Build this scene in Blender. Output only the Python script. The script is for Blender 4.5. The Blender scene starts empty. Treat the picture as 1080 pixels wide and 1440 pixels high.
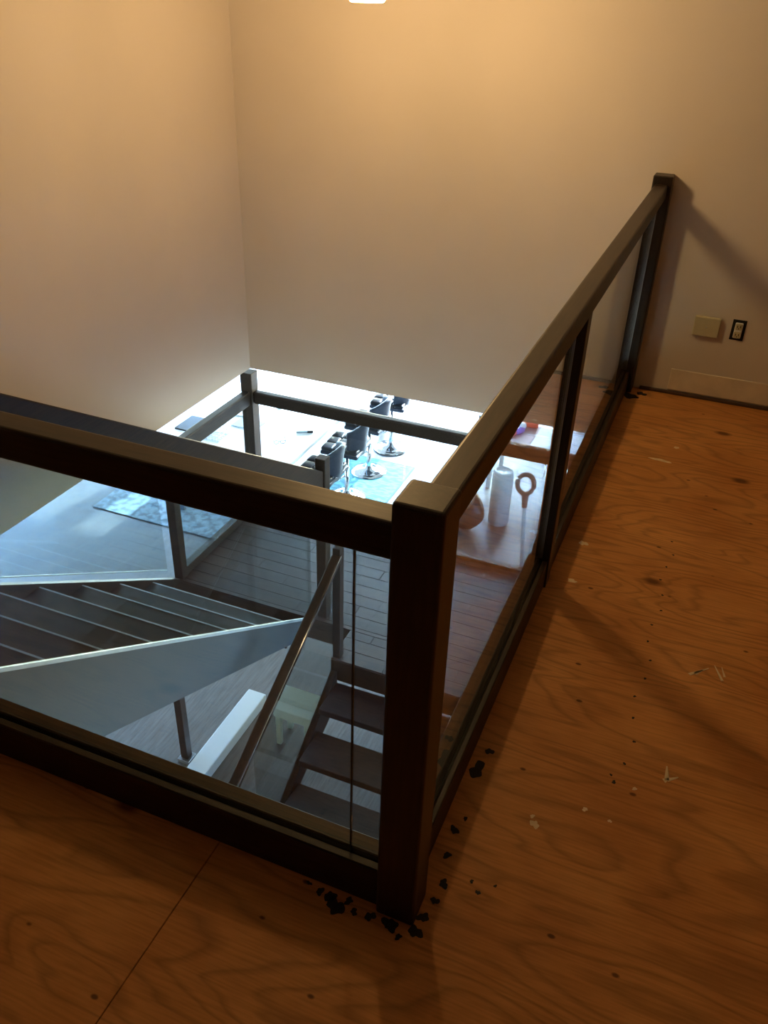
import bpy, bmesh, math, random
from mathutils import Vector, Matrix
random.seed(7)
S = bpy.context.scene
COL = S.collection
PI = math.pi

# ---------------------------------------------------------------- camera
cam = bpy.data.objects.new('camera', bpy.data.cameras.new('camera'))
COL.objects.link(cam)
yaw, pitch, roll, F = 0.3746, 0.5542, 0.0339, 1174.8
fwd = Vector((-math.sin(yaw)*math.cos(pitch), math.cos(yaw)*math.cos(pitch), -math.sin(pitch)))
rt = Vector((math.cos(yaw), math.sin(yaw), 0)); up = rt.cross(fwd)
r2 = math.cos(roll)*rt + math.sin(roll)*up; u2 = -math.sin(roll)*rt + math.cos(roll)*up
m = Matrix((r2, u2, -fwd)).transposed().to_4x4(); m.translation = (0.2884, -0.9731, 1.6277)
cam.matrix_world = m
cam.data.sensor_fit = 'VERTICAL'; cam.data.sensor_height = 36.0
cam.data.lens = F/1440*36.0
cam.data.clip_start = 0.02
S.camera = cam

# ---------------------------------------------------------------- world, sun, exposure
w = bpy.data.worlds.new('sky'); S.world = w; w.use_nodes = True
nt = w.node_tree; bg = nt.nodes['Background']
sky = nt.nodes.new('ShaderNodeTexSky')
sky.sky_type = 'NISHITA'; sky.sun_disc = False
sky.sun_elevation = math.radians(26); sky.sun_rotation = math.radians(10)
wb = nt.nodes.new('ShaderNodeMix'); wb.data_type = 'RGBA'; wb.blend_type = 'MULTIPLY'; wb.inputs[0].default_value = 1.0
wb.inputs[7].default_value = (.68, .87, 1.12, 1)          # the camera is balanced for the warm lamps, so daylight reads blue
nt.links.new(sky.outputs[0], wb.inputs[6]); nt.links.new(wb.outputs[2], bg.inputs[0]); bg.inputs[1].default_value = 9.0
sun = bpy.data.objects.new('sun_offscreen', bpy.data.lights.new('sun_offscreen', 'SUN')); COL.objects.link(sun)
sun.data.energy = 48.0; sun.data.color = (0.60, 0.79, 1.0); sun.data.angle = 0.012
az, el = math.radians(-10), math.radians(26)     # sun stands behind the far windows, a little to the right
sdir = Vector((-math.sin(az)*math.cos(el), math.cos(az)*math.cos(el), math.sin(el)))
sun.rotation_euler = sdir.to_track_quat('Z', 'Y').to_euler()
LAMP = 130.0
vs = S.view_settings
vs.view_transform = 'Standard'; vs.look = 'None'; vs.exposure = 0.1; vs.gamma = 1.0; vs.use_curve_mapping = False

# ---------------------------------------------------------------- materials
def newmat(name):
    mt = bpy.data.materials.new(name); mt.use_nodes = True
    return mt, mt.node_tree, mt.node_tree.nodes['Principled BSDF']
def plain(name, col, rough=0.5, metal=0.0, noise=0.0, scale=40, bump=0.0, spec=0.5):
    mt, nt, b = newmat(name)
    b.inputs['Roughness'].default_value = rough; b.inputs['Metallic'].default_value = metal
    b.inputs['Specular IOR Level'].default_value = spec
    tc = nt.nodes.new('ShaderNodeTexCoord'); nz = nt.nodes.new('ShaderNodeTexNoise')
    nz.inputs['Scale'].default_value = scale; nz.inputs['Detail'].default_value = 4
    nt.links.new(tc.outputs['Object'], nz.inputs['Vector'])
    cr = nt.nodes.new('ShaderNodeValToRGB')
    a = [max(0, c*(1-noise)) for c in col]; z = [min(1, c*(1+noise)) for c in col]
    cr.color_ramp.elements[0].position = .3; cr.color_ramp.elements[1].position = .7
    cr.color_ramp.elements[0].color = (*a, 1); cr.color_ramp.elements[1].color = (*z, 1)
    nt.links.new(nz.outputs['Fac'], cr.inputs[0]); nt.links.new(cr.outputs[0], b.inputs['Base Color'])
    if bump:
        bp = nt.nodes.new('ShaderNodeBump'); bp.inputs['Strength'].default_value = bump; bp.inputs['Distance'].default_value = .002
        nt.links.new(nz.outputs['Fac'], bp.inputs['Height']); nt.links.new(bp.outputs[0], b.inputs['Normal'])
    return mt
def wood(name, c0, c1, rough=0.4, stretch=(1.2, 16, 16), scale=6, bump=.15, spec=.5, coords='Object', perobj=0.0):
    mt, nt, b = newmat(name); N = nt.nodes; L = nt.links
    tc = N.new('ShaderNodeTexCoord'); mp = N.new('ShaderNodeMapping'); mp.inputs['Scale'].default_value = stretch
    L.new(tc.outputs[coords], mp.inputs[0])
    nz = N.new('ShaderNodeTexNoise'); nz.inputs['Scale'].default_value = scale; nz.inputs['Detail'].default_value = 7; nz.inputs['Distortion'].default_value = .6
    L.new(mp.outputs[0], nz.inputs['Vector'])
    cr = N.new('ShaderNodeValToRGB'); cr.color_ramp.elements[0].position = .32; cr.color_ramp.elements[1].position = .7
    cr.color_ramp.elements[0].color = (*c0, 1); cr.color_ramp.elements[1].color = (*c1, 1)
    L.new(nz.outputs['Fac'], cr.inputs[0])
    out = cr.outputs[0]
    if perobj:
        oi = N.new('ShaderNodeObjectInfo'); mr = N.new('ShaderNodeMapRange')
        mr.inputs[3].default_value = 1-perobj; mr.inputs[4].default_value = 1+perobj
        L.new(oi.outputs['Random'], mr.inputs[0])
        hs = N.new('ShaderNodeHueSaturation'); L.new(mr.outputs[0], hs.inputs['Value']); L.new(out, hs.inputs['Color']); out = hs.outputs[0]
    L.new(out, b.inputs['Base Color'])
    b.inputs['Roughness'].default_value = rough; b.inputs['Specular IOR Level'].default_value = spec
    bp = N.new('ShaderNodeBump'); bp.inputs['Strength'].default_value = bump; bp.inputs['Distance'].default_value = .002
    L.new(nz.outputs['Fac'], bp.inputs['Height']); L.new(bp.outputs[0], b.inputs['Normal'])
    return mt
def glassmat(name, tint=(.86, .89, .88), ior=1.5):
    mt = bpy.data.materials.new(name); mt.use_nodes = True; nt = mt.node_tree; nt.nodes.clear()
    o = nt.nodes.new('ShaderNodeOutputMaterial'); mx = nt.nodes.new('ShaderNodeMixShader')
    t = nt.nodes.new('ShaderNodeBsdfTransparent'); g = nt.nodes.new('ShaderNodeBsdfGlossy'); fr = nt.nodes.new('ShaderNodeFresnel')
    t.inputs[0].default_value = (*tint, 1); g.inputs['Roughness'].default_value = 0.0; fr.inputs[0].default_value = ior
    g.inputs[0].default_value = (1, 1, 1, 1)
    ge = nt.nodes.new('ShaderNodeNewGeometry'); mr = nt.nodes.new('ShaderNodeMapRange')   # same index on both faces of the thin pane
    mr.inputs[3].default_value = ior; mr.inputs[4].default_value = 1/ior
    nt.links.new(ge.outputs['Backfacing'], mr.inputs[0]); nt.links.new(mr.outputs[0], fr.inputs[0])
    nt.links.new(fr.outputs[0], mx.inputs[0]); nt.links.new(t.outputs[0], mx.inputs[1]); nt.links.new(g.outputs[0], mx.inputs[2])
    nt.links.new(mx.outputs[0], o.inputs[0])
    return mt
def plymat():
    mt, nt, b = newmat('plywood'); N = nt.nodes; L = nt.links
    ge = N.new('ShaderNodeNewGeometry')
    # broad cathedral grain: a distorted coordinate run through thin bands
    mp = N.new('ShaderNodeMapping'); mp.inputs['Scale'].default_value = (.55, 2.6, 1); mp.inputs['Rotation'].default_value = (0, 0, .12)
    L.new(ge.outputs['Position'], mp.inputs[0])
    n1 = N.new('ShaderNodeTexNoise'); n1.inputs['Scale'].default_value = 1.5; n1.inputs['Detail'].default_value = 2.5; n1.inputs['Distortion'].default_value = .4
    L.new(mp.outputs[0], n1.inputs['Vector'])
    mu = N.new('ShaderNodeMath'); mu.operation = 'MULTIPLY'; mu.inputs[1].default_value = 17
    L.new(n1.outputs['Fac'], mu.inputs[0])
    fr = N.new('ShaderNodeMath'); fr.operation = 'FRACT'; L.new(mu.outputs[0], fr.inputs[0])
    band = N.new('ShaderNodeValToRGB'); e = band.color_ramp.elements
    e[0].position = 0; e[0].color = (.62, .62, .62, 1); e[1].position = .3; e[1].color = (1, 1, 1, 1)
    x = band.color_ramp.elements.new(.85); x.color = (.93, .93, .93, 1)
    x = band.color_ramp.elements.new(1.0); x.color = (.62, .62, .62, 1)
    L.new(fr.outputs[0], band.inputs[0])
    # fine fibre
    mp2 = N.new('ShaderNodeMapping'); mp2.inputs['Scale'].default_value = (9, 150, 1); mp2.inputs['Rotation'].default_value = (0, 0, .06)
    L.new(ge.outputs['Position'], mp2.inputs[0])
    n2 = N.new('ShaderNodeTexNoise'); n2.inputs['Scale'].default_value = 1; n2.inputs['Detail'].default_value = 5
    L.new(mp2.outputs[0], n2.inputs['Vector'])
    # blotches
    n3 = N.new('ShaderNodeTexNoise'); n3.inputs['Scale'].default_value = 3.2; n3.inputs['Detail'].default_value = 5
    L.new(ge.outputs['Position'], n3.inputs['Vector'])
    base = N.new('ShaderNodeValToRGB'); e = base.color_ramp.elements
    e[0].position = .3; e[0].color = (.54, .205, .052, 1); e[1].position = .72; e[1].color = (.74, .335, .105, 1)
    L.new(n3.outputs['Fac'], base.inputs[0])
    def mult(a, bb, f):
        mx = N.new('ShaderNodeMix'); mx.data_type = 'RGBA'; mx.blend_type = 'MULTIPLY'; mx.inputs[0].default_value = f
        L.new(a, mx.inputs[6]); L.new(bb, mx.inputs[7]); return mx.outputs[2]
    fib = N.new('ShaderNodeValToRGB'); e = fib.color_ramp.elements
    e[0].position = .25; e[0].color = (.6, .56, .5, 1); e[1].position = .6; e[1].color = (1, 1, 1, 1)
    L.new(n2.outputs['Fac'], fib.inputs[0])
    c = mult(base.outputs[0], band.outputs[0], .8); c = mult(c, fib.outputs[0], .6)
    # knots and nail holes
    def spots(sc, r0, r1, col, rnd):
        v = N.new('ShaderNodeTexVoronoi'); v.inputs['Scale'].default_value = sc; v.inputs['Randomness'].default_value = rnd
        mpv = N.new('ShaderNodeMapping'); mpv.inputs['Scale'].default_value = (.8, 1.3, 0)
        L.new(ge.outputs['Position'], mpv.inputs[0]); L.new(mpv.outputs[0], v.inputs['Vector'])
        rp = N.new('ShaderNodeValToRGB'); e = rp.color_ramp.elements
        e[0].position = r0; e[0].color = (*col, 1); e[1].position = r1; e[1].color = (1, 1, 1, 1)
        L.new(v.outputs['Distance'], rp.inputs[0]); return rp.outputs[0]
    c = mult(c, spots(3.1, .045, .11, (.2, .13, .09), 1), .9)
    c = mult(c, spots(9.0, .045, .075, (.16, .1, .07), 1), .85)
    c = mult(c, spots(1.3, .03, .14, (.32, .22, .16), 1), .8)
    L.new(c, b.inputs['Base Color'])
    b.inputs['Roughness'].default_value = .55; b.inputs['Specular IOR Level'].default_value = .3
    bp = N.new('ShaderNodeBump'); bp.inputs['Strength'].default_value = .25; bp.inputs['Distance'].default_value = .0015
    L.new(n2.outputs['Fac'], bp.inputs['Height']); L.new(bp.outputs[0], b.inputs['Normal'])
    return mt
def rugmat(name, c0, c1, sc, str_=(1, 1, 1)):
    mt, nt, b = newmat(name); N = nt.nodes; L = nt.links
    tc = N.new('ShaderNodeTexCoord'); mp = N.new('ShaderNodeMapping'); mp.inputs['Scale'].default_value = str_
    L.new(tc.outputs['Object'], mp.inputs[0])
    nz = N.new('ShaderNodeTexNoise'); nz.inputs['Scale'].default_value = sc; nz.inputs['Detail'].default_value = 6
    L.new(mp.outputs[0], nz.inputs['Vector'])
    cr = N.new('ShaderNodeValToRGB'); cr.color_ramp.elements[0].position = .4; cr.color_ramp.elements[1].position = .58
    cr.color_ramp.elements[0].color = (*c0, 1); cr.color_ramp.elements[1].color = (*c1, 1)
    L.new(nz.outputs['Fac'], cr.inputs[0]); L.new(cr.outputs[0], b.inputs['Base Color'])
    b.inputs['Roughness'].default_value = .9
    return mt
M = dict(
    ply=plymat(), plyback=plain('plywood underside', (.22, .12, .05), .8, noise=.2),
    wall=plain('beige wall paint', (.66, .595, .545), .75, noise=.02, scale=3, bump=.05, spec=.2),
    white=plain('white paint', (.78, .78, .76), .6, noise=.03), ceil=plain('ceiling paint', (.74, .72, .68), .8, noise=.03),
    cream=plain('cream plastic', (.55, .5, .33), .45, noise=.03), base=plain('pale bare plaster strip', (.72, .62, .5), .8, noise=.08, scale=14),
    dark=wood('dark stained wood', (.010, .005, .003), (.027, .014, .0075), .42, (1.5, 22, 22), 5, .08, spec=.35),
    darky=wood('dark stained wood along y', (.0115, .006, .0034), (.031, .0165, .0085), .42, (22, 1.5, 22), 5, .08, spec=.35),
    darkz=wood('dark stained wood upright', (.008, .0045, .003), (.024, .013, .008), .4, (22, 22, 1.5), 5, .08),
    stair=wood('dark brown tread wood', (.010, .0065, .0055), (.028, .018, .0145), .5, (1.5, 18, 18), 5, .1, spec=.3, perobj=.2),
    plank=wood('brown hardwood plank', (.024, .0125, .0095), (.054, .029, .022), .5, (1.2, 20, 20), 5, .12, spec=.3, perobj=.22),
    oak=wood('lower floor hardwood', (.095, .086, .078), (.165, .15, .137), .4, (14, 1.2, 14), 4, .1),
    darkb=wood('dark stair rail wood', (.0115, .006, .0034), (.031, .0165, .0085), .5, (22, 1.5, 22), 5, .05, spec=.3),
    grey=plain('grey painted stringer board', (.043, .044, .047), .5, noise=.05, scale=2.5),
    glass=glassmat('clear guard glass'), pane=glassmat('window glass', (.95, .97, .97)),
    edge=plain('dark glass edge', (.01, .014, .013), .2), black=plain('black plastic', (.006, .005, .004), .8),
    steel=plain('brushed steel', (.55, .56, .58), .3, 1.0, noise=.05), chrome=plain('chrome', (.8, .8, .82), .12, 1.0),
    nos=plain('pale metal nosing', (.55, .55, .56), .35, .6, noise=.05),
    stain=plain('black floor stain', (.012, .008, .006), .7, noise=.4), paint=plain('dried cream paint', (.75, .58, .38), .7, noise=.1),
    leather=plain('dark blue grey leather', (.022, .025, .036), .5, noise=.15, scale=30, bump=.2, spec=.3), tuft=plain('black tufted leather', (.008, .008, .011), .4, noise=.2, spec=.3),
    brownleather=plain('brown leather', (.085, .048, .035), .45, noise=.25, scale=20, bump=.2), strap=plain('tan strap', (.28, .18, .11), .5, noise=.1),
    tabletop=plain('white laminate', (.85, .85, .85), .3, noise=.02), plastic=plain('white plastic', (.82, .83, .82), .4, noise=.02),
    taupe=plain('taupe grip plastic', (.16, .115, .10), .45, noise=.1), red=plain('red orange foam', (.75, .10, .05), .5, noise=.1),
    purple=plain('purple plastic', (.28, .16, .62), .4, noise=.1), paper=plain('paper', (.8, .8, .8), .8, noise=.03),
    greypaper=plain('grey folder', (.32, .37, .4), .6, noise=.05), pale=plain('pale green white board', (.70, .76, .66), .5, noise=.04),
    pinkbox=plain('dusty pink panel', (.42, .30, .29), .6, noise=.05), rug=rugmat('turquoise rug', (.03, .16, .20), (.09, .30, .33), 11, (1, 2.2, 1)),
    rug2=rugmat('pale blue speckled rug', (.10, .15, .19), (.28, .36, .42), 14), rugedge=plain('dark rug binding', (.02, .06, .08), .8),
)
def emit(name, col, st):
    mt = bpy.data.materials.new(name); mt.use_nodes = True; nt = mt.node_tree; nt.nodes.clear()
    o = nt.nodes.new('ShaderNodeOutputMaterial'); e = nt.nodes.new('ShaderNodeEmission')
    e.inputs[0].default_value = (*col, 1); e.inputs[1].default_value = st; nt.links.new(e.outputs[0], o.inputs[0]); return mt

# ---------------------------------------------------------------- helpers
def bx(bm, x0, x1, y0, y1, z0, z1, bev=0.0, seg=1):
    b2 = bmesh.new(); bmesh.ops.create_cube(b2, size=1)
    for v in b2.verts:
        v.co = Vector(((x0+x1)/2+v.co.x*(x1-x0), (y0+y1)/2+v.co.y*(y1-y0), (z0+z1)/2+v.co.z*(z1-z0)))
    if bev: bmesh.ops.bevel(b2, geom=b2.edges[:], offset=bev, segments=seg, affect='EDGES', profile=.5)
    merge(bm, b2)
def merge(bm, b2):
    me = bpy.data.meshes.new('tmp'); b2.to_mesh(me); b2.free(); bm.from_mesh(me); bpy.data.meshes.remove(me)
def B(*a, **k):
    bm = bmesh.new(); bx(bm, *a, **k); return bm
def prism_yz(pts, x0, x1, bev=0):          # outline in (y, z), extruded along x
    bm = bmesh.new()
    a = [bm.verts.new((x0, y, z)) for y, z in pts]; b = [bm.verts.new((x1, y, z)) for y, z in pts]
    n = len(pts); bm.faces.new(a); bm.faces.new(b[::-1])
    for i in range(n): bm.faces.new((a[i], b[i], b[(i+1) % n], a[(i+1) % n]))
    bmesh.ops.recalc_face_normals(bm, faces=bm.faces[:])
    if bev: bmesh.ops.bevel(bm, geom=bm.edges[:], offset=bev, segments=2, affect='EDGES', profile=.5)
    return bm
def lathe(prof, seg=28, bm=None, c=(0, 0, 0)):
    bm = bm or bmesh.new(); rings = []
    for r, z in prof:
        if r < 1e-6: rings.append([bm.verts.new((c[0], c[1], c[2]+z))])
        else: rings.append([bm.verts.new((c[0]+r*math.cos(2*PI*i/seg), c[1]+r*math.sin(2*PI*i/seg), c[2]+z)) for i in range(seg)])
    for A, Bq in zip(rings, rings[1:]):
        for i in range(seg):
            j = (i+1) % seg
            if len(A) == 1 and len(Bq) == 1: continue
            if len(A) == 1: bm.faces.new((A[0], Bq[i], Bq[j]))
            elif len(Bq) == 1: bm.faces.new((A[i], A[j], Bq[0]))
            else: bm.faces.new((A[i], A[j], Bq[j], Bq[i]))
    bmesh.ops.recalc_face_normals(bm, faces=bm.faces[:])
    return bm
def tube(pts, r, seg=10, bm=None, closed=False):
    bm = bm or bmesh.new(); pts = [Vector(p) for p in pts]; rings = []; n = len(pts)
    for k, p in enumerate(pts):
        a = pts[(k-1) % n] if (closed or k) else p; b = pts[(k+1) % n] if (closed or k < n-1) else p
        t = (b-a).normalized(); ref = Vector((0, 0, 1)) if abs(t.z) < .9 else Vector((1, 0, 0))
        u = t.cross(ref).normalized(); v = t.cross(u)
        rr = r[k] if isinstance(r, (list, tuple)) else r
        rings.append([bm.verts.new(p+rr*(math.cos(2*PI*i/seg)*u+math.sin(2*PI*i/seg)*v)) for i in range(seg)])
    prs = list(zip(rings, rings[1:]))+([(rings[-1], rings[0])] if closed else [])
    for A, Bq in prs:
        for i in range(seg): bm.faces.new((A[i], A[(i+1) % seg], Bq[(i+1) % seg], Bq[i]))
    if not closed: bm.faces.new(rings[0][::-1]); bm.faces.new(rings[-1])
    bmesh.ops.recalc_face_normals(bm, faces=bm.faces[:])
    return bm
def obj(name, bm, mat, parent=None, smooth=False, loc=None):
    me = bpy.data.meshes.new(name); bm.to_mesh(me); bm.free()
    if smooth:
        for f in me.polygons: f.use_smooth = True
    me.materials.append(M[mat] if isinstance(mat, str) else mat)
    o = bpy.data.objects.new(name, me); COL.objects.link(o)
    if loc is not None: o.location = loc
    if parent is not None: o.parent = parent
    return o
def tag(o, label, cat, group=None):
    o['label'] = label; o['category'] = cat
    if group: o['group'] = group
    return o
def thing(name, label, cat, loc=(0, 0, 0), rz=0, group=None):
    o = bpy.data.objects.new(name, None); COL.objects.link(o); o.location = loc; o.rotation_euler = (0, 0, rz)
    return tag(o, label, cat, group)
def struct(name, bm, mat):
    o = obj(name, bm, mat); o['kind'] = 'structure'; return o
def kids(o): return [c for c in bpy.data.objects if c.parent == o]
def dup(o, loc, rz, label, group=None, parent=None):
    c = o.copy(); COL.objects.link(c)
    if parent is None:
        c.location = loc; c.rotation_euler = (0, 0, rz); c['label'] = label
        if group: c['group'] = group
    else: c.parent = parent
    for ch in kids(o): dup(ch, None, 0, None, parent=c)
    return c

# ---------------------------------------------------------------- levels
ZC = -0.30      # underside of the walls and slab round the void (lower ceiling)
ZL = -2.50      # stair landing
ZD = -3.30      # dining floor
XL, YB = -2.207, 3.10

# loft floor: structural slab with separate plywood sheets on top
bm = bmesh.new()
bx(bm, -2.33, 3.2, -6.0, 0.088, ZC, -0.018); bx(bm, -0.088, 3.2, 0.088, YB+.0, ZC, -0.018)
floor = struct('floor', bm, 'plyback')
def sheet(x0, x1, y0, y1):
    obj('plywood_sheet', B(x0+.0012, x1-.0012, y0+.0012, y1-.0012, -.018, 0, bev=.0012), 'ply', floor)
sheet(-2.33, -.47, -1.9, .088); sheet(1.85, 3.2, -1.9, .62); sheet(1.85, 3.2, .62, 3.1)
sheet(-2.33, .012, -6.0, -1.9); sheet(.012, 3.2, -6.0, -1.9)
bm = bmesh.new()                     # the sheet cut round the corner of the void
vv = [bm.verts.new((x, y, 0)) for x, y in ((-.4688, -1.8988), (1.8488, -1.8988), (1.8488, 3.0988), (-.088, 3.0988), (-.088, .088), (-.4688, .088))]
f = bm.faces.new(vv); g = bmesh.ops.extrude_face_region(bm, geom=[f])
for v in [e for e in g['geom'] if isinstance(e, bmesh.types.BMVert)]: v.co.z = -.018
bmesh.ops.recalc_face_normals(bm, faces=bm.faces[:])
obj('plywood_sheet', bm, 'ply', floor)

struct('wall_left', B(XL-.12, XL, -6.0, YB+.12, ZC, 2.5), 'wall')
struct('wall_back', B(XL, 3.2, YB, YB+.12, ZC, 2.5), 'wall')
struct('wall_right', B(3.2, 3.32, -6.12, YB+.12, ZC, 2.5), 'wall')
struct('wall_front', B(XL-.12, 3.2, -6.12, -6.0, ZC, 2.5), 'wall')
struct('ceiling', B(XL-.12, 3.32, -6.12, YB+.12, 2.5, 2.6), 'ceil')
struct('baseboard_back', B(0.16, 3.2, YB-.006, YB, .022, .128, bev=.002), 'base')
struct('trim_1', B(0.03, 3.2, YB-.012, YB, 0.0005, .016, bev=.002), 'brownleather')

# ---------------------------------------------------------------- lower room shell
X0, X1, Y0, Y1 = -8.5, 3.2, -6.0, 10.2
bm = bmesh.new(); bx(bm, X0, X1, 4.85, Y1, ZD-.1, ZD); bx(bm, X0, -3.36, Y0, 4.85, ZD-.1, ZD)
struct('floor_lower', bm, 'oak')
struct('floor_hall', B(-3.36, X1, Y0, 4.85, ZD-.1, ZD), 'oak')
bm = bmesh.new()
bx(bm, X0, XL-.12, Y0, Y1, ZC, ZC+.12); bx(bm, XL-.12, X1, YB+.12, Y1, ZC, ZC+.12)
struct('ceiling_lower', bm, 'ceil')
bm = bmesh.new(); bx(bm, X1, X1+.12, Y0, Y1, ZD, ZL+.15); bx(bm, X1, X1+.12, Y0, Y1, ZC-.1, ZC)
RW = [(-6.0, -1.2), (.9, 1.1), (3.2, 3.4), (5.5, 10.2)]
for a, b in RW: bx(bm, X1, X1+.12, a, b, ZL+.15, ZC-.1)
struct('wall_lower_right', bm, 'white')
for i in range(3):
    a, b = RW[i][1], RW[i+1][0]
    fr = bmesh.new()
    for q in (a, (a+b)/2-.03, b-.06): bx(fr, X1+.03, X1+.09, q, q+.06, ZL+.15, ZC-.1)
    bx(fr, X1+.03, X1+.09, a+.06, b-.06, ZL+.15, ZL+.21); bx(fr, X1+.03, X1+.09, a+.06, b-.06, ZC-.16, ZC-.1)
    wn = struct('window_%d' % (8+i), fr, 'white')
    for q0, q1 in ((a+.06, (a+b)/2-.03), ((a+b)/2+.03, b-.06)):
        obj('pane', B(X1+.055, X1+.063, q0, q1, ZL+.21, ZC-.16), 'pane', wn)
    pl = bpy.data.objects.new('window_right_offscreen', bpy.data.lights.new('window_right_offscreen', 'AREA')); COL.objects.link(pl)
    pl.data.shape = 'RECTANGLE'; pl.data.size = ZC-.1-ZL-.15; pl.data.size_y = b-a; pl.data.cycles.is_portal = True
    pl.location = (X1+.14, (a+b)/2, (ZC-.1+ZL+.15)/2); pl.rotation_euler = (0, PI/2, 0)
struct('wall_lower_front', B(X0, X1, Y0-.12, Y0, ZD, ZC), 'white')
# wall of windows at the far end and one at the left
bm = bmesh.new(); bx(bm, X0, X1, Y1, Y1+.12, ZD, ZD+.12); bx(bm, X0, X1, Y1, Y1+.12, ZC-.18, ZC)
NW = 4; XW = -.95; ww = (XW-X0)/NW; bx(bm, XW, X1, Y1, Y1+.12, ZD+.12, ZC-.18)
for i in range(NW+1):
    bx(bm, max(X0, X0+i*ww-.12), min(XW, X0+i*ww+.12), Y1, Y1+.12, ZD+.12, ZC-.18)
struct('wall_lower_back', bm, 'white')
for i in range(NW):
    a, b = X0+i*ww+.12, X0+(i+1)*ww-.12
    fr = bmesh.new()
    for q in (a, (a+b)/2-.03, b-.06): bx(fr, q, q+.06, Y1+.03, Y1+.09, ZD+.12, ZC-.18)
    bx(fr, a+.06, b-.06, Y1+.03, Y1+.09, ZD+.12, ZD+.18); bx(fr, a+.06, b-.06, Y1+.03, Y1+.09, ZC-.24, ZC-.18)
    wn = struct('window_%d' % (i+1), fr, 'white')
    for q0, q1 in ((a+.06, (a+b)/2-.03), ((a+b)/2+.03, b-.06)):
        obj('pane', B(q0, q1, Y1+.055, Y1+.063, ZD+.18, ZC-.24), 'pane', wn)
    pl = bpy.data.objects.new('window_back_offscreen', bpy.data.lights.new('window_back_offscreen', 'AREA')); COL.objects.link(pl)
    pl.data.shape = 'RECTANGLE'; pl.data.size = b-a; pl.data.size_y = ZC-.18-ZD-.12; pl.data.cycles.is_portal = True
    pl.location = ((a+b)/2, Y1+.14, (ZC-.18+ZD+.12)/2); pl.rotation_euler = (-PI/2, 0, 0)
bm = bmesh.new(); bx(bm, X0-.12, X0, Y0, Y1, ZD, ZD+.5); bx(bm, X0-.12, X0, Y0, Y1, ZC-.2, ZC)
LW = [(-6.0, 3.0), (5.1, 5.5), (7.6, 8.0), (9.8, 10.2)]
for a, b in LW: bx(bm, X0-.12, X0, a, b, ZD+.5, ZC-.2)
struct('wall_lower_left', bm, 'white')
for i in range(3):
    a, b = LW[i][1], LW[i+1][0]
    fr = bmesh.new()
    for q in (a, (a+b)/2-.03, b-.06): bx(fr, X0-.09, X0-.03, q, q+.06, ZD+.5, ZC-.2)
    bx(fr, X0-.09, X0-.03, a+.06, b-.06, ZD+.5, ZD+.56); bx(fr, X0-.09, X0-.03, a+.06, b-.06, ZC-.26, ZC-.2)
    wn = struct('window_%d' % (NW+i+1), fr, 'white')
    for q0, q1 in ((a+.06, (a+b)/2-.03), ((a+b)/2+.03, b-.06)):
        obj('pane', B(X0-.065, X0-.057, q0, q1, ZD+.56, ZC-.26), 'pane', wn)
    pl = bpy.data.objects.new('window_left_offscreen', bpy.data.lights.new('window_left_offscreen', 'AREA')); COL.objects.link(pl)
    pl.data.shape = 'RECTANGLE'; pl.data.size = ZC-.2-ZD-.5; pl.data.size_y = b-a; pl.data.cycles.is_portal = True
    pl.location = (X0-.14, (a+b)/2, (ZC-.2+ZD+.5)/2); pl.rotation_euler = (0, -PI/2, 0)

# stair landing: slab with single planks
bm = bmesh.new()
bx(bm, -3.33, -1.73, 3.545, 4.87, ZL-.2, ZL-.016); bx(bm, -1.73, -.58, 3.2, 4.87, ZL-.2, ZL-.016); bx(bm, -.58, .0, 1.2, 4.87, ZL-.2, ZL-.016)
land = struct('floor_landing', bm, 'dark')
struct('floor_kitchen', B(.0, X1, -2.5, 4.87, ZL-.2, ZL), 'plank')
pw = .1285
r = 0; y = 1.2
cache = {}
def plank(x0, x1, y0, y1):
    key = (round(x1-x0, 4), round(y1-y0, 4))
    if key not in cache:
        o = obj('plank', B(-(x1-x0)/2+.001, (x1-x0)/2-.001, -(y1-y0)/2+.001, (y1-y0)/2-.001, -.016, 0, bev=.0015), 'plank', land)
        cache[key] = o.data
    else:
        o = bpy.data.objects.new('plank', cache[key]); COL.objects.link(o); o.parent = land
    o.location = ((x0+x1)/2, (y0+y1)/2, ZL)
def row(xa, xb, y0, y1, off):
    x = xa
    cuts = [xa]+[q for q in [xa+off+1.25*i for i in range(8)] if xa+.15 < q < xb-.15]+[xb]
    for a, b in zip(cuts, cuts[1:]): plank(a, b, y0, y1)
y = 3.2
rows = []
while y < 4.86:
    rows.append((y, min(y+pw, 4.87))); y += pw
for i, (a, b) in enumerate(rows):
    if i < 2: row(-1.73, 0.0, a, b, (.4, .9)[i])
    elif i == 2: row(-1.73, 0.0, a, 3.545, .2); row(-3.33, 0.0, 3.545, b, .7) if b > 3.56 else None
    else: row(-3.33, 0.0, a, b, (.3, .85, .55, 1.1)[i % 4])
y = 3.2
for i in range(8):
    row(-.58, 0.0, y-pw, y, (.5, .9, .3)[i % 3]); y -= pw

# ---------------------------------------------------------------- loft glass railing (near run and right run)
rail = thing('glass_railing', 'dark stained wood and glass railing along the plywood loft edge', 'railing')
W = .084
def post(parent, x0, x1, y0, y1, z0, z1, bev=.006, name='post', mat='darkz'):
    return obj(name, B(x0, x1, y0, y1, z0, z1, bev=bev, seg=3), mat, parent)
post(rail, -W, 0, 0, W, 0, 1.0, .007, 'corner_post')
post(rail, -W, 0, YB-W-.001, YB-.001, 0, 1.0, .006, 'wall_post')
post(rail, -.070, -.018, 1.262, 1.322, 0, .907, .003, 'middle_post')
obj('handrail', B(XL+.002, -W+.002, .018, .076, .882, .951, bev=.007, seg=3), 'dark', rail)
obj('handrail', B(-.072, -.016, W-.002, YB-W, .905, .966, bev=.007, seg=3), 'darky', rail)
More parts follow.
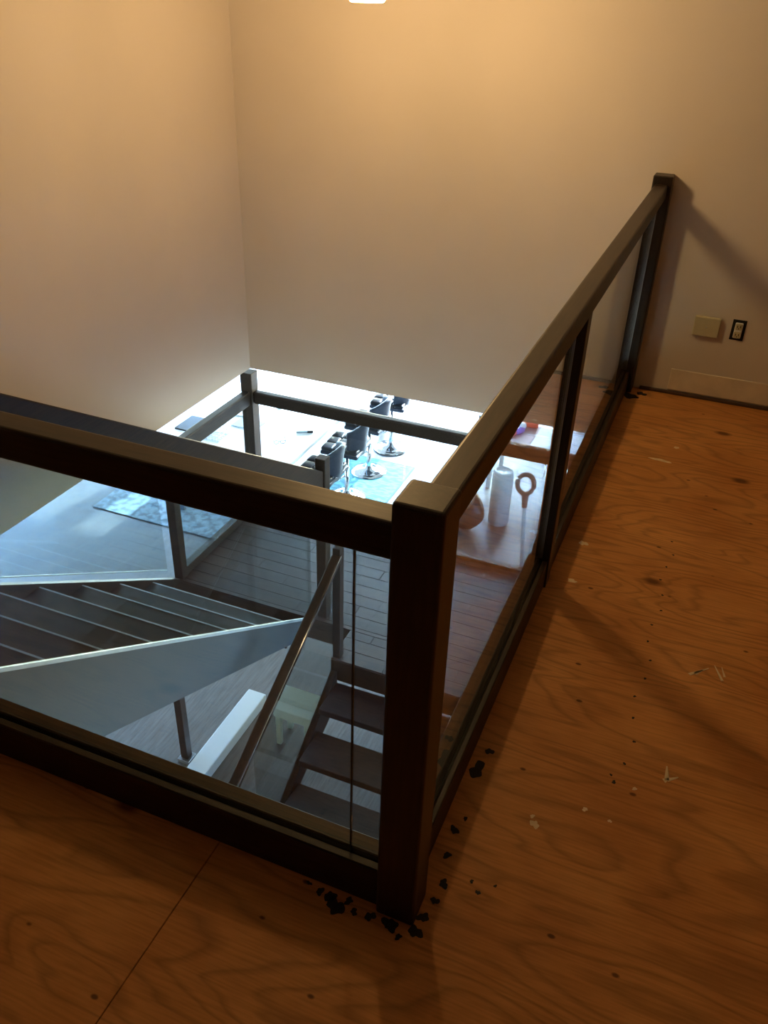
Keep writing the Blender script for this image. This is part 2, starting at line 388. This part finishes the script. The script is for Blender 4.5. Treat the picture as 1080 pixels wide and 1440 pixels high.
# bottom rails: wide back piece, glass groove, narrow front stop
br = obj('bottom_rail', B(XL+.002, -W+.001, .046, .086, 0, .118, bev=.003), 'dark', rail)
obj('glazing_stop', B(XL+.002, -W+.001, .016, .036, 0, .115, bev=.003), 'dark', br)
obj('groove', B(XL+.002, -W+.001, .036, .046, 0, .09), 'dark', br)
for ya, yb in ((W-.001, 1.262), (1.322, YB-W)):
    br = obj('bottom_rail', B(-.088, -.050, ya, yb, 0, .118, bev=.003), 'darky', rail)
    obj('glazing_stop', B(-.040, -.024, ya, yb, 0.004, .105, bev=.003), 'darky', br)
    obj('groove', B(-.050, -.040, ya, yb, 0, .09), 'dark', br)
    g = obj('glass_panel', B(-.048, -.042, ya+.012, yb-.012, .091, .915), 'glass', rail)
    for q in (ya+.0105, yb-.0125):
        obj('edge_strip', B(-.0485, -.0415, q, q+.002, .119, .904), 'steel', g)
g = obj('glass_panel', B(XL+.01, -.160, .038, .044, .091, .89), 'glass', rail)
obj('edge_strip', B(-.160, -.1575, .0375, .0445, .091, .883), 'edge', g)
g = obj('glass_panel', B(-.1573, -.09, .038, .044, .091, .89), 'glass', rail)

# ---------------------------------------------------------------- wall fittings beside the far post
t = thing('electrical_outlet', 'uncovered white duplex outlet in dark wall box near the floor', 'outlet', (.41, YB, .36))
bm = bmesh.new(); bx(bm, -.030, .030, -.002, 0, -.048, .048, bev=.0008); obj('wall_box', bm, 'black', t)
rc = obj('receptacle', B(-.017, .017, -.012, -.002, -.036, .036, bev=.003), 'plastic', t)
for dz in (-.019, .019):
    f = obj('socket_face', B(-.015, .015, -.016, -.012, dz-.014, dz+.014, bev=.004, seg=2), 'cream', t)
    bm = bmesh.new(); bx(bm, -.008, -.005, -.0168, -.0158, dz-.004, dz+.006); bx(bm, .005, .008, -.0168, -.0158, dz-.004, dz+.006); bx(bm, -.002, .002, -.0168, -.0158, dz-.010, dz-.006)
    obj('slots', bm, 'black', f)
t = thing('blank_cover_plate', 'square cream blank cover plate raised on the wall beside the outlet', 'cover plate', (.272, YB, .358))
obj('plate', B(-.058, .058, -.022, 0, -.046, .046, bev=.005, seg=3), 'cream', t)
obj('screw', lathe([(0, .0), (.004, 0), (.004, .0012), (0, .0018)], 10), 'steel', t).matrix_local = Matrix.Translation((0, -.022, 0)) @ Matrix.Rotation(PI/2, 4, 'X')

# ---------------------------------------------------------------- pendant lamp over the void
t = thing('pendant_lamp', 'lit pendant lamp with small white glass shade hanging over the stairwell', 'lamp', (-1.045, 2.1, 1.603))
sh = bmesh.new()
a0, a1, hh = .050, .058, .19
lo = [sh.verts.new((sx*a0, sy*a0, 0)) for sx, sy in ((-1, -1), (1, -1), (1, 1), (-1, 1))]
hi = [sh.verts.new((sx*a1, sy*a1, hh)) for sx, sy in ((-1, -1), (1, -1), (1, 1), (-1, 1))]
sh.faces.new(lo[::-1]); sh.faces.new(hi)
for i in range(4): sh.faces.new((lo[i], lo[(i+1) % 4], hi[(i+1) % 4], hi[i]))
bmesh.ops.recalc_face_normals(sh, faces=sh.faces[:])
bmesh.ops.bevel(sh, geom=sh.edges[:], offset=.012, segments=3, affect='EDGES', profile=.5)
obj('shade', sh, emit('lit lamp glass', (1, .64, .27), LAMP), t, True)
obj('shade_cap', lathe([(0, .19), (.045, .19), (.045, .205), (.015, .23), (0, .23)]), 'steel', t, True)
obj('cord', tube([(0, 0, .23), (0, 0, .88)], .003), 'black', t)
obj('ceiling_canopy', lathe([(0, .87), (.05, .875), (.055, .897), (0, .897)]), 'steel', t, True)

# ---------------------------------------------------------------- rising flight to the left of the void
SL = .639
def zt(y): return -2.49+(3.54-y)*SL          # top of its right-hand stringer board
XA = -2.05
st = thing('staircase', 'dark flight of stairs rising beside the left wall with grey side board', 'staircase', (0, 0, 0))
ya, yb = 3.54, .22
obj('stringer', prism_yz([(ya, ZL+.002), (ya, zt(ya)), (yb, zt(yb)), (yb, zt(yb)-.68), (ya-.27, ZL-.0), ], XA-.02, XA+.02), 'grey', st)
obj('stringer', prism_yz([(ya-.02, ZL+.002), (ya-.02, zt(ya)+.02), (yb, zt(yb)+.02), (yb, zt(yb)-.3), (ya-.35, ZL+.002)], -3.30, -3.245), 'dark', st)
run, rise = .352, .225
tm = nm = None
for k in range(1, 10):
    y1 = 3.54-run*k; z1 = ZL+rise*k
    if tm is None:
        o = obj('tread', B(-3.244, XA-.021, -run-.02, 0, -.05, 0, bev=.003), 'stair', st)
        n = obj('nosing', B(-3.24, XA-.022, -.009, .0015, -.006, .0016), 'nos', o); tm, nm = o.data, n.data
    else:
        o = bpy.data.objects.new('tread', tm); COL.objects.link(o); o.parent = st
        n = bpy.data.objects.new('nosing', nm); COL.objects.link(n); n.parent = o
    o.location = (0, y1, z1)
    obj('riser', B(-3.244, XA-.021, y1-.035, y1-.018, z1-rise, z1-.05), 'stair', st)
obj('edge_channel', prism_yz([(ya, zt(ya)), (ya, zt(ya)+.022), (yb, zt(yb)+.022), (yb, zt(yb))], XA+.006, XA+.018), 'nos', st)
obj('edge_channel', prism_yz([(ya, zt(ya)), (ya, zt(ya)+.012), (yb, zt(yb)+.012), (yb, zt(yb))], XA-.018, XA-.006), 'nos', st)

def hr(y): return .352-(y-1.11)*.625
XR = -2.0
srl = thing('stair_railing', 'sloping dark handrail over a tall glass pane on the grey side board', 'railing', (0, 0, 0))
post(srl, XR-.035, XR+.045, 3.590, 3.670, ZL, -1.11, .006, 'newel_post', 'darkb')
obj('handrail', prism_yz([(3.592, hr(3.592)), (3.592, hr(3.592)-.15), (yb, hr(yb)-.15), (yb, hr(yb))], XR-.045, XR+.03, .006), 'darkb', srl)
obj('glass_panel', prism_yz([(3.50, zt(3.50)+.003), (3.50, hr(3.50)-.14), (yb+.02, hr(yb+.02)-.14), (yb+.02, zt(yb+.02)+.003)], XA+.008, XA+.016), 'glass', srl)

def zb(y): return -2.31+(3.39-y)*.62
srl = thing('stair_railing', 'sloping glass balustrade on the window side of the rising flight', 'railing', (0, 0, 0))
post(srl, -3.32, -3.24, 3.552, 3.630, ZL, -1.30, .006, 'newel_post', 'darkb')
obj('handrail', prism_yz([(3.555, zb(3.555)+1.05), (3.555, zb(3.555)+.97), (.3, zb(.3)+.97), (.3, zb(.3)+1.05)], -3.31, -3.25, .006), 'darkb', srl)
g = obj('glass_panel', prism_yz([(3.42, zb(3.42)), (3.42, zb(3.42)+.975), (.35, zb(.35)+.975), (.35, zb(.35))], -3.285, -3.277), 'glass', srl)
obj('edge_strip', prism_yz([(3.42, zb(3.42)), (3.42, zb(3.42)+.008), (.35, zb(.35)+.008), (.35, zb(.35))], -3.286, -3.276), 'nos', g)

# ---------------------------------------------------------------- landing guard
gl = thing('landing_railing', 'dark wood guard rail round the landing in front of the white table', 'railing', (0, 0, 0))
post(gl, -3.335, -3.225, 4.765, 4.875, ZL, -1.145, .006, 'post', 'darkb')
post(gl, 1.0, 1.09, 4.775, 4.865, ZL, -1.165, .006, 'post', 'darkb')
obj('handrail', B(-3.227, 1.002, 4.778, 4.862, -1.425, -1.315, bev=.02, seg=3), 'darkb', gl)
obj('handrail', B(-3.318, -3.242, 3.632, 4.767, -1.435, -1.31, bev=.012, seg=3), 'darkb', gl)
obj('bottom_rail', B(-3.237, 1.002, 4.800, 4.860, ZL, ZL+.035, bev=.004), 'dark', gl)
obj('bottom_rail', B(-3.312, -3.248, 3.632, 4.777, ZL, ZL+.08, bev=.004), 'darkb', gl)
px = [-3.2, -1.82, -.42, .97]
for a, b in zip(px, px[1:]):
    g = obj('glass_panel', B(a+.01, b-.01, 4.826, 4.834, ZL+.036, -1.43), 'glass', gl)
    for q in (a+.15, b-.2):
        obj('clamp', B(q, q+.05, 4.815, 4.845, ZL+.035, ZL+.085, bev=.004), 'chrome', g)
obj('glass_panel', B(-3.284, -3.276, 3.66, 4.75, ZL+.081, -1.44), 'glass', gl)

# ---------------------------------------------------------------- short flight going down from the landing
st = thing('short_staircase', 'short open flight of dark treads going down from the landing', 'staircase', (0, 0, 0))
def zs(y): return -2.47-(3.40-y)*.64
for xa, xb in ((-1.725, -1.675), (-.615, -.582)):
    obj('stringer', prism_yz([(3.19, zs(3.19)), (2.02, zs(2.02)), (2.02, ZD+.001), (2.22, ZD+.001), (3.19, zs(3.19)-.30)], xa, xb), 'dark', st)
for k in (1, 2, 3):
    yk = 3.2-.32*k; zk = ZL-.2*k
    o = obj('tread', B(-1.674, -.616, yk, yk+.30, zk-.055, zk, bev=.004), 'stair', st)
    for xa in (-1.673, -.666):
        obj('bracket', B(xa, xa+.05, yk+.10, yk+.22, zk-.115, zk-.056, bev=.003), 'pale', o)
    obj('pale_bar', B(-1.62, -.67, yk+.24, yk+.265, zk-.10, zk-.058), 'nos', o)  # added pale bar, draws a thin bright line below the tread
srl = thing('stair_railing', 'slim dark handrail with glass down the short open flight', 'railing', (0, 0, 0))
def h1(y): return -1.565-(3.26-y)*.517
post(srl, -1.722, -1.664, 3.215, 3.275, ZL, -1.54, .004, 'newel_post')
obj('handrail', prism_yz([(3.24, h1(3.24)), (3.24, h1(3.24)-.055), (1.35, h1(1.35)-.055), (1.35, h1(1.35))], -1.725, -1.66, .008), 'darky', srl)
obj('glass_panel', prism_yz([(3.18, zs(3.18)+.003), (3.18, h1(3.18)-.05), (2.05, h1(2.05)-.05), (2.05, zs(2.05)+.003)], -1.704, -1.696), 'glass', srl)
obj('edge_strip', prism_yz([(3.24, h1(3.24)-.002), (3.24, h1(3.24)-.03), (1.36, h1(1.36)-.03), (1.36, h1(1.36)-.002)], -1.659, -1.653), 'chrome', srl)
post(srl, -1.722, -1.664, 1.37, 1.43, ZD, h1(1.4)-.02, .004, 'newel_post')

# things under the stairs
t = thing('low_bench', 'pale green white bench standing under the short open flight', 'bench', (-1.93, 2.98, ZD))
obj('top', B(-.18, .16, -.05, .21, .33, .40, bev=.005), 'pale', t); obj('apron', B(-.16, .14, -.03, .19, .29, .33, bev=.004), 'pale', t)
for sx in (-.15, .09):
    for sy in (-.025, .15): obj('leg', B(sx, sx+.04, sy, sy+.04, 0, .29, bev=.003), 'pale', t)
tag(obj('sunlit_floor_strip', B(-2.52, -2.36, 1.8, 3.3, ZD, ZD+.10, bev=.006), 'white'), 'long white strip standing for sunlit floor beneath the grey side board', 'sunlit strip')  # white board put in as a strip of sunlit floor
t = thing('support_post', 'dark wooden post propping the rising flight', 'post', (-2.62, 2.55, ZD))
obj('shaft', B(-.03, .03, -.03, .03, .03, .72, bev=.003), 'darkz', t); obj('foot', B(-.05, .05, -.05, .05, 0, .03, bev=.003), 'steel', t)

# ---------------------------------------------------------------- dining table and what lies on it
TZ = -2.40
t = thing('dining_table', 'long white dining table beyond the landing guard', 'table', (-4.05, 6.75, ZD))
obj('tabletop', B(-.75, .745, -1.35, 1.75, TZ-ZD-.055, TZ-ZD, bev=.006), 'tabletop', t)
for sx in (-.66, .58):
    for sy in (-1.25, 1.55): obj('leg', B(sx, sx+.08, sy, sy+.08, .0105 if sy < 0 else 0, TZ-ZD-.055, bev=.004), 'steel', t)
def make_stool():
    t = thing('bar_stool', '', 'bar stool')
    obj('base', lathe([(0, 0), (.215, 0), (.215, .008), (.15, .022), (.05, .045), (.035, .08), (0, .08)], 36), 'chrome', t, True)
    obj('column', lathe([(.028, .045), (.028, .38), (.02, .385), (.02, .62), (0, .62)], 16), 'chrome', t, True)
    obj('footrest', tube([(-.02, 0, .27), (-.05, .13, .27), (-.16, .15, .27), (-.21, .08, .27), (-.21, -.08, .27), (-.16, -.15, .27), (-.05, -.13, .27)], .01, 8, closed=True), 'chrome', t, True)
    se = obj('seat', B(-.23, .21, -.235, .235, .615, .665, bev=.02, seg=3), 'leather', t)
    for i in range(3):
        for j in range(3):
            obj('tuft', B(-.225+.14*i, -.225+.14*i+.138, -.222+.148*j, -.222+.148*j+.146, .655, .705, bev=.022, seg=3), 'tuft', se, True)
    bm = bmesh.new(); n = 14; rows = []
    for zz, th, rr in ((.60, .03, .21), (.70, .035, .225), (.82, .035, .235), (.93, .04, .245), (.975, .05, .25), (1.0, .035, .25), (1.005, .01, .25)):
        ro = []
        for i in range(n+1):
            a = -1.15+2.3*i/n
            ro.append((Vector((math.cos(a)*(rr+th/2)-.02, math.sin(a)*(rr+th/2)*.93, zz-.10*abs(math.sin(a))**2*(zz > .85))),
                       Vector((math.cos(a)*(rr-th/2)-.02, math.sin(a)*(rr-th/2)*.93, zz-.10*abs(math.sin(a))**2*(zz > .85)))))
        rows.append([(bm.verts.new(p), bm.verts.new(q)) for p, q in ro])
    for A, Bq in zip(rows, rows[1:]):
        for i in range(n):
            bm.faces.new((A[i][0], A[i+1][0], Bq[i+1][0], Bq[i][0])); bm.faces.new((A[i+1][1], A[i][1], Bq[i][1], Bq[i+1][1]))
        for i in (0, n): bm.faces.new((A[i][0], A[i][1], Bq[i][1], Bq[i][0]))
    for i in range(n):
        bm.faces.new((rows[-1][i][0], rows[-1][i+1][0], rows[-1][i+1][1], rows[-1][i][1])); bm.faces.new((rows[0][i][0], rows[0][i+1][0], rows[0][i+1][1], rows[0][i][1]))
    bmesh.ops.recalc_face_normals(bm, faces=bm.faces[:])
    obj('backrest', bm, 'leather', t, True)
    return t
sp = [(-3.14, 5.92, 0, 'tufted dark bar stool at the table beside the stair newel post'),
      (-3.14, 6.56, .05, 'second tufted dark bar stool along the table from the newel post'),
      (-3.15, 7.22, 0, 'third dark bar stool, its round chrome base on the turquoise rug edge'),
      (-3.14, 7.9, .1, 'farthest dark bar stool at the far end of the white table')]
stool = make_stool()
for i, (x, y, a, lb) in enumerate(sp):
    if i == 0:
        stool.location = (x, y, ZD+.008); stool.rotation_euler = (0, 0, a); stool['label'] = lb; stool['group'] = 'bar stools along the table'
    else: dup(stool, (x, y, ZD+.008), a, lb, 'bar stools along the table')

rg = tag(obj('rug', B(-3.55, -2.69, 6.45, 7.53, ZD, ZD+.008), 'rug'), 'turquoise patterned rug with dark edge beside the bar stools', 'rug')
bm = bmesh.new()
bx(bm, -2.69, -2.67, 6.43, 7.55, ZD, ZD+.008); bx(bm, -3.55, -2.69, 6.43, 6.45, ZD, ZD+.008); bx(bm, -3.55, -2.69, 7.53, 7.55, ZD, ZD+.008)
obj('binding', bm, 'rugedge', rg)
tag(obj('rug', B(-5.6, -3.75, 5.16, 6.3, ZD, ZD+.010, bev=.004), 'rug2'), 'pale blue speckled rug under the near end of the table', 'rug')

# wire basket, papers and small things on the table
def wire(bm, pts, r=.004): tube(pts, r, 6, bm)
t = thing('wire_basket', 'white wire basket lying at the near end of the table', 'basket', (-4.33, 5.72, TZ))
bm = bmesh.new()
for zz, g in ((.004, .0), (.06, .01), (.11, .02)):
    a, b = .14+g, .10+g
    tube([(-a, -b, zz), (a, -b, zz), (a, b, zz), (-a, b, zz)], .005, 6, bm, True)
obj('rims', bm, 'plastic', t)
bm = bmesh.new()
for i in range(9):
    x = -.14+.035*i; tube([(x*1.14, -.12, .11), (x, -.10, .004), (x, .10, .004), (x*1.14, .12, .11)], .003, 5, bm)
for i in range(5):
    y = -.08+.04*i; tube([(-.16, y*1.2, .11), (-.14, y, .004), (.14, y, .004), (.16, y*1.2, .11)], .003, 5, bm)
obj('wires', bm, 'steel', t)
tag(obj('folder', B(-4.28, -3.98, 6.02, 6.24, TZ, TZ+.012, bev=.003), 'greypaper'), 'grey folder lying flat behind the wire basket', 'folder')
def sheetstack(x, y, rz, label, n=5):
    o = thing('paper_stack', label, 'papers', (x, y, TZ), rz)
    for i in range(n):
        s = obj('sheet', B(-.105, .105, -.15, .15, .003*i, .003*i+.002), 'paper', o); s.rotation_euler = (0, 0, random.uniform(-.12, .12))
sheetstack(-4.32, 6.42, .3, 'loose white papers stacked beyond the grey folder')
def glasses(x, y, rz, label):
    o = thing('eyeglasses', label, 'glasses', (x, y, TZ), rz)
    bm = bmesh.new()
    for s in (-1, 1): tube([(s*.034+.026*math.cos(q*PI/6), .0+.0*q, .022+.019*math.sin(q*PI/6)) for q in range(12)], .003, 5, bm, True)
    tube([(-.009, 0, .03), (.009, 0, .03)], .003, 5, bm); obj('rims', bm, 'black', o)
    for s in (-1, 1): obj('temple', tube([(s*.062, 0, .03), (s*.064, .10, .028), (s*.06, .14, .01)], .003, 5), 'black', o)
glasses(-3.60, 5.87, .6, 'dark rimmed glasses lying on the bare white tabletop')
t = thing('marker_pen', 'dark grey marker pen lying across the white tabletop', 'pen', (-3.5, 6.2, TZ+.013), .5)
obj('barrel', tube([(-.07, 0, 0), (.05, 0, 0)], .012, 10), 'greypaper', t); obj('cap', tube([(.05, 0, 0), (.11, 0, 0)], .0135, 10), 'black', t)
t = thing('white_bottle', 'small white pump bottle with green label beside the landing post', 'bottle', (-4.02, 6.66, TZ))
obj('body', lathe([(0, 0), (.04, 0), (.04, .13), (.015, .15), (.015, .165), (0, .165)], 20), 'plastic', t, True)
obj('pump', tube([(0, 0, .165), (0, 0, .20), (.035, 0, .205)], .006, 8), 'plastic', t)
obj('print_band', lathe([(.0405, .04), (.0405, .10)], 20), plain('green label', (.15, .4, .2), .6), t, True)
t = thing('black_laptop', 'closed black laptop on the table edge by the window side', 'laptop', (-4.66, 5.86, TZ))
obj('base', B(-.12, .12, -.17, .17, 0, .012, bev=.003), 'black', t); obj('lid', B(-.12, .12, -.17, .17, .0125, .02, bev=.003), 'edge', t)

# ---------------------------------------------------------------- things on the floor past the landing guard
t = thing('white_canister', 'tall white cylinder canister standing on the bright floor', 'canister', (-1.40, 6.77, ZD))
obj('body', lathe([(0, 0), (.095, 0), (.112, .015), (.114, .60), (.108, .625), (0, .625)], 36), 'plastic', t, True)
obj('lid', lathe([(.108, .625), (.104, .65), (.085, .66), (.08, .648), (0, .645)], 36), 'plastic', t, True)
t = thing('stick_vacuum', 'upright stick with a loop handle standing beside the white canister', 'vacuum', (-.93, 5.98, ZD))
lean = Vector((-.085, .06, 0))
def lp(h): return Vector((0, 0, 0))+lean*h+Vector((0, 0, h))
obj('floor_head', B(-.12, .12, -.05, .07, 0.002, .05, bev=.014, seg=3), 'taupe', t)
obj('pole', tube([lp(.03), lp(.74)], .021, 12), 'plastic', t, True)
obj('grip', tube([lp(.72), lp(.78), lp(.875)], [.027, .03, .038], 12), 'taupe', t, True)
c = lp(.965)
obj('loop_handle', tube([c+Vector((.086*math.cos(q*PI/12)*.95, .02*math.sin(q*PI/12),   .095*math.sin(q*PI/12))) for q in range(24)], .024, 8, closed=True), 'taupe', t, True)
# slumped brown bag
t = thing('leather_bag', 'brown leather bag slumped on the floor near the landing guard', 'bag', (-1.72, 6.55, ZD), .5)
bm = bmesh.new(); bmesh.ops.create_icosphere(bm, subdivisions=3, radius=1)
for v in bm.verts:
    z = (v.co.z+1)/2
    s = 1-.75*z**1.6
    sx = math.copysign(abs(v.co.x)**.75, v.co.x); sy = math.copysign(abs(v.co.y)**.75, v.co.y)
    v.co = Vector((sx*.21*s+.07*z, sy*.24*(1-.35*z), max(0, z**.8*.42+.012*math.sin(9*v.co.x+5*v.co.y))))
obj('body', bm, 'brownleather', t, True)
obj('strap', tube([(-.1, -.14, .25), (-.02, -.2, .36), (.06, -.12, .43), (.09, .02, .45), (.08, .15, .38), (.0, .2, .28)], .012, 8), 'strap', t, True)
# play corner behind
t = thing('play_table', 'low white and pink play table past the landing guard', 'table', (-1.15, 7.79, ZD))
obj('white_top', B(-.16, .5, -.34, .32, .56, .60, bev=.004), 'white', t)
obj('pink_top', B(-.62, -.161, -.34, .32, .56, .60, bev=.004), 'pinkbox', t)
for sx in (-.6, .44):
    for sy in (-.32, .26): obj('leg', B(sx, sx+.05, sy, sy+.05, 0, .56), 'white', t)
tag(obj('foam_roll', tube([(-1.62, 8.03, ZD+.645), (-1.33, 8.06, ZD+.645)], .045, 16), 'red'), 'red orange foam roll lying on the play table', 'toy')
t = thing('toy_figure', 'small purple and red toy lying at the play table edge', 'toy', (-1.5, 7.86, ZD+.60), 1.1)
obj('body', B(-.09, .05, -.04, .04, 0, .07, bev=.02, seg=2), 'purple', t, True); obj('tail', B(-.19, -.085, -.03, .03, 0, .05, bev=.015, seg=2), 'red', t, True)
obj('head', lathe([(0, .03), (.035, .05), (.04, .08), (.03, .105), (0, .115)], 14, c=(.04, 0, 0)), 'plastic', t, True)
t = thing('ride_on_toy', 'white and purple ride on toy on the floor by the far windows', 'toy', (-2.12, 9.2, ZD), .6)
obj('body', B(-.22, .22, -.09, .09, .08, .24, bev=.05, seg=3), 'plastic', t, True); obj('seat', B(-.18, .02, -.085, .085, .235, .29, bev=.02, seg=2), 'purple', t, True)
for sx in (-.14, .14):
    for sy in (-.1, .1):
        wl = obj('wheel', lathe([(0, -.02), (.06, -.02), (.07, -.01), (.07, .01), (.06, .02), (0, .02)], 16), 'black', t, True)
        wl.matrix_local = Matrix.Translation((sx, sy, .07)) @ Matrix.Rotation(PI/2, 4, 'X')
obj('handlebar', tube([(.14, -.12, .40), (.14, .12, .40)], .012, 8), 'greypaper', t); obj('stem', tube([(.16, 0, .22), (.14, 0, .40)], .014, 8), 'greypaper', t)

# ---------------------------------------------------------------- marks on the plywood
def blob(cx, cy, r, n=26, ir=.3, sq=1.0, rot=0, h=.0006):
    bm = bmesh.new(); ring = []
    p1, p2, p3 = (random.uniform(0, 6.28) for _ in range(3))
    for i in range(n):
        a = 2*PI*i/n; q = r*(.85+ir*(math.sin(2*a+p1)+.7*math.sin(3*a+p2)+.6*math.sin(5*a+p3)+random.uniform(-.3, .3))*.6); x, y = q*math.cos(a), q*math.sin(a)*sq
        ring.append(bm.verts.new((cx+x*math.cos(rot)-y*math.sin(rot), cy+x*math.sin(rot)+y*math.cos(rot), h)))
    bm.faces.new(ring); g = bmesh.ops.extrude_face_region(bm, geom=bm.faces[:])
    for v in [e for e in g['geom'] if isinstance(e, bmesh.types.BMVert)]: v.co.z = .0002
    bmesh.ops.recalc_face_normals(bm, faces=bm.faces[:]); return bm
def mark(name, items, mat):
    bm = bmesh.new()
    for it in items: merge(bm, blob(*it[:3], **(it[3] if len(it) > 3 else {})))
    return obj(name, bm, mat, floor)
mark('stain', [(-.165, -.020, .022), (-.185, -.004, .014), (-.125, -.016, .009), (-.21, -.002, .010), (-.24, .006, .008, dict(sq=.6)), (-.145, .002, .010)], 'stain')
mark('stain', [(-.09, -.012, .012), (-.045, -.012, .018), (.008, -.006, .016), (.012, .03, .013), (.022, .075, .010), (.026, .12, .012), (-.02, -.03, .008)], 'stain')
mark('stain', [(.01, .19, .010), (.004, .26, .012), (.018, .30, .006), (.0, .45, .02, dict(sq=1.5)), (.012, .52, .012)], 'stain')
mark('stain', [(0.0, 2.98, .05, dict(sq=.7)), (.05, 3.03, .025)], 'stain')
def splat(pts, mat='paint', w=.004):
    bm = bmesh.new()
    for a, b, ww in pts:
        a = Vector((*a, 0)); b = Vector((*b, 0)); d = (b-a).normalized(); nn = Vector((-d.y, d.x, 0))*ww
        q = [bm.verts.new(v+Vector((0, 0, .0012))) for v in (a-nn, b-nn*.25, b+nn*.25, a+nn)]
        q2 = [bm.verts.new(v+Vector((0, 0, .0003))) for v in (a-nn*1.1, b-nn*.3, b+nn*.3, a+nn*1.1)]
        bm.faces.new(q)
        for i in range(4): bm.faces.new((q2[i], q2[(i+1) % 4], q[(i+1) % 4], q[i]))
    bmesh.ops.recalc_face_normals(bm, faces=bm.faces[:])
    return obj('paint_drip', bm, mat, floor)
splat([((.44, .61), (.435, .655), .006), ((.44, .61), (.465, .63), .005), ((.44, .605), (.43, .61), .006)])
splat([((.455, 1.03), (.505, 1.08), .005), ((.545, 1.04), (.52, 1.10), .004), ((.55, 1.06), (.54, 1.10), .003), ((.47, 1.04), (.49, 1.065), .006)])
mark('paint_drip', [(.055, 1.34, .020, dict(sq=.5)), (.045, 1.58, .016), (.22, 2.35, .05, dict(sq=.25, ir=.3)), (.27, 2.5, .012, dict(ir=.2)), (.17, .35, .012), (.16, .37, .006), (.27, .44, .007), (.33, .43, .005), (.37, .55, .006)], 'paint')
mark('nail_holes', [(.335+.012*math.sin(i*1.7), .62+.085*i, .0045, dict(ir=.25)) for i in range(14)]+[(.10, .13, .006), (.08, .15, .005), (.13, .16, .004), (.32, .55, .006), (.31, .57, .004)], 'stain')
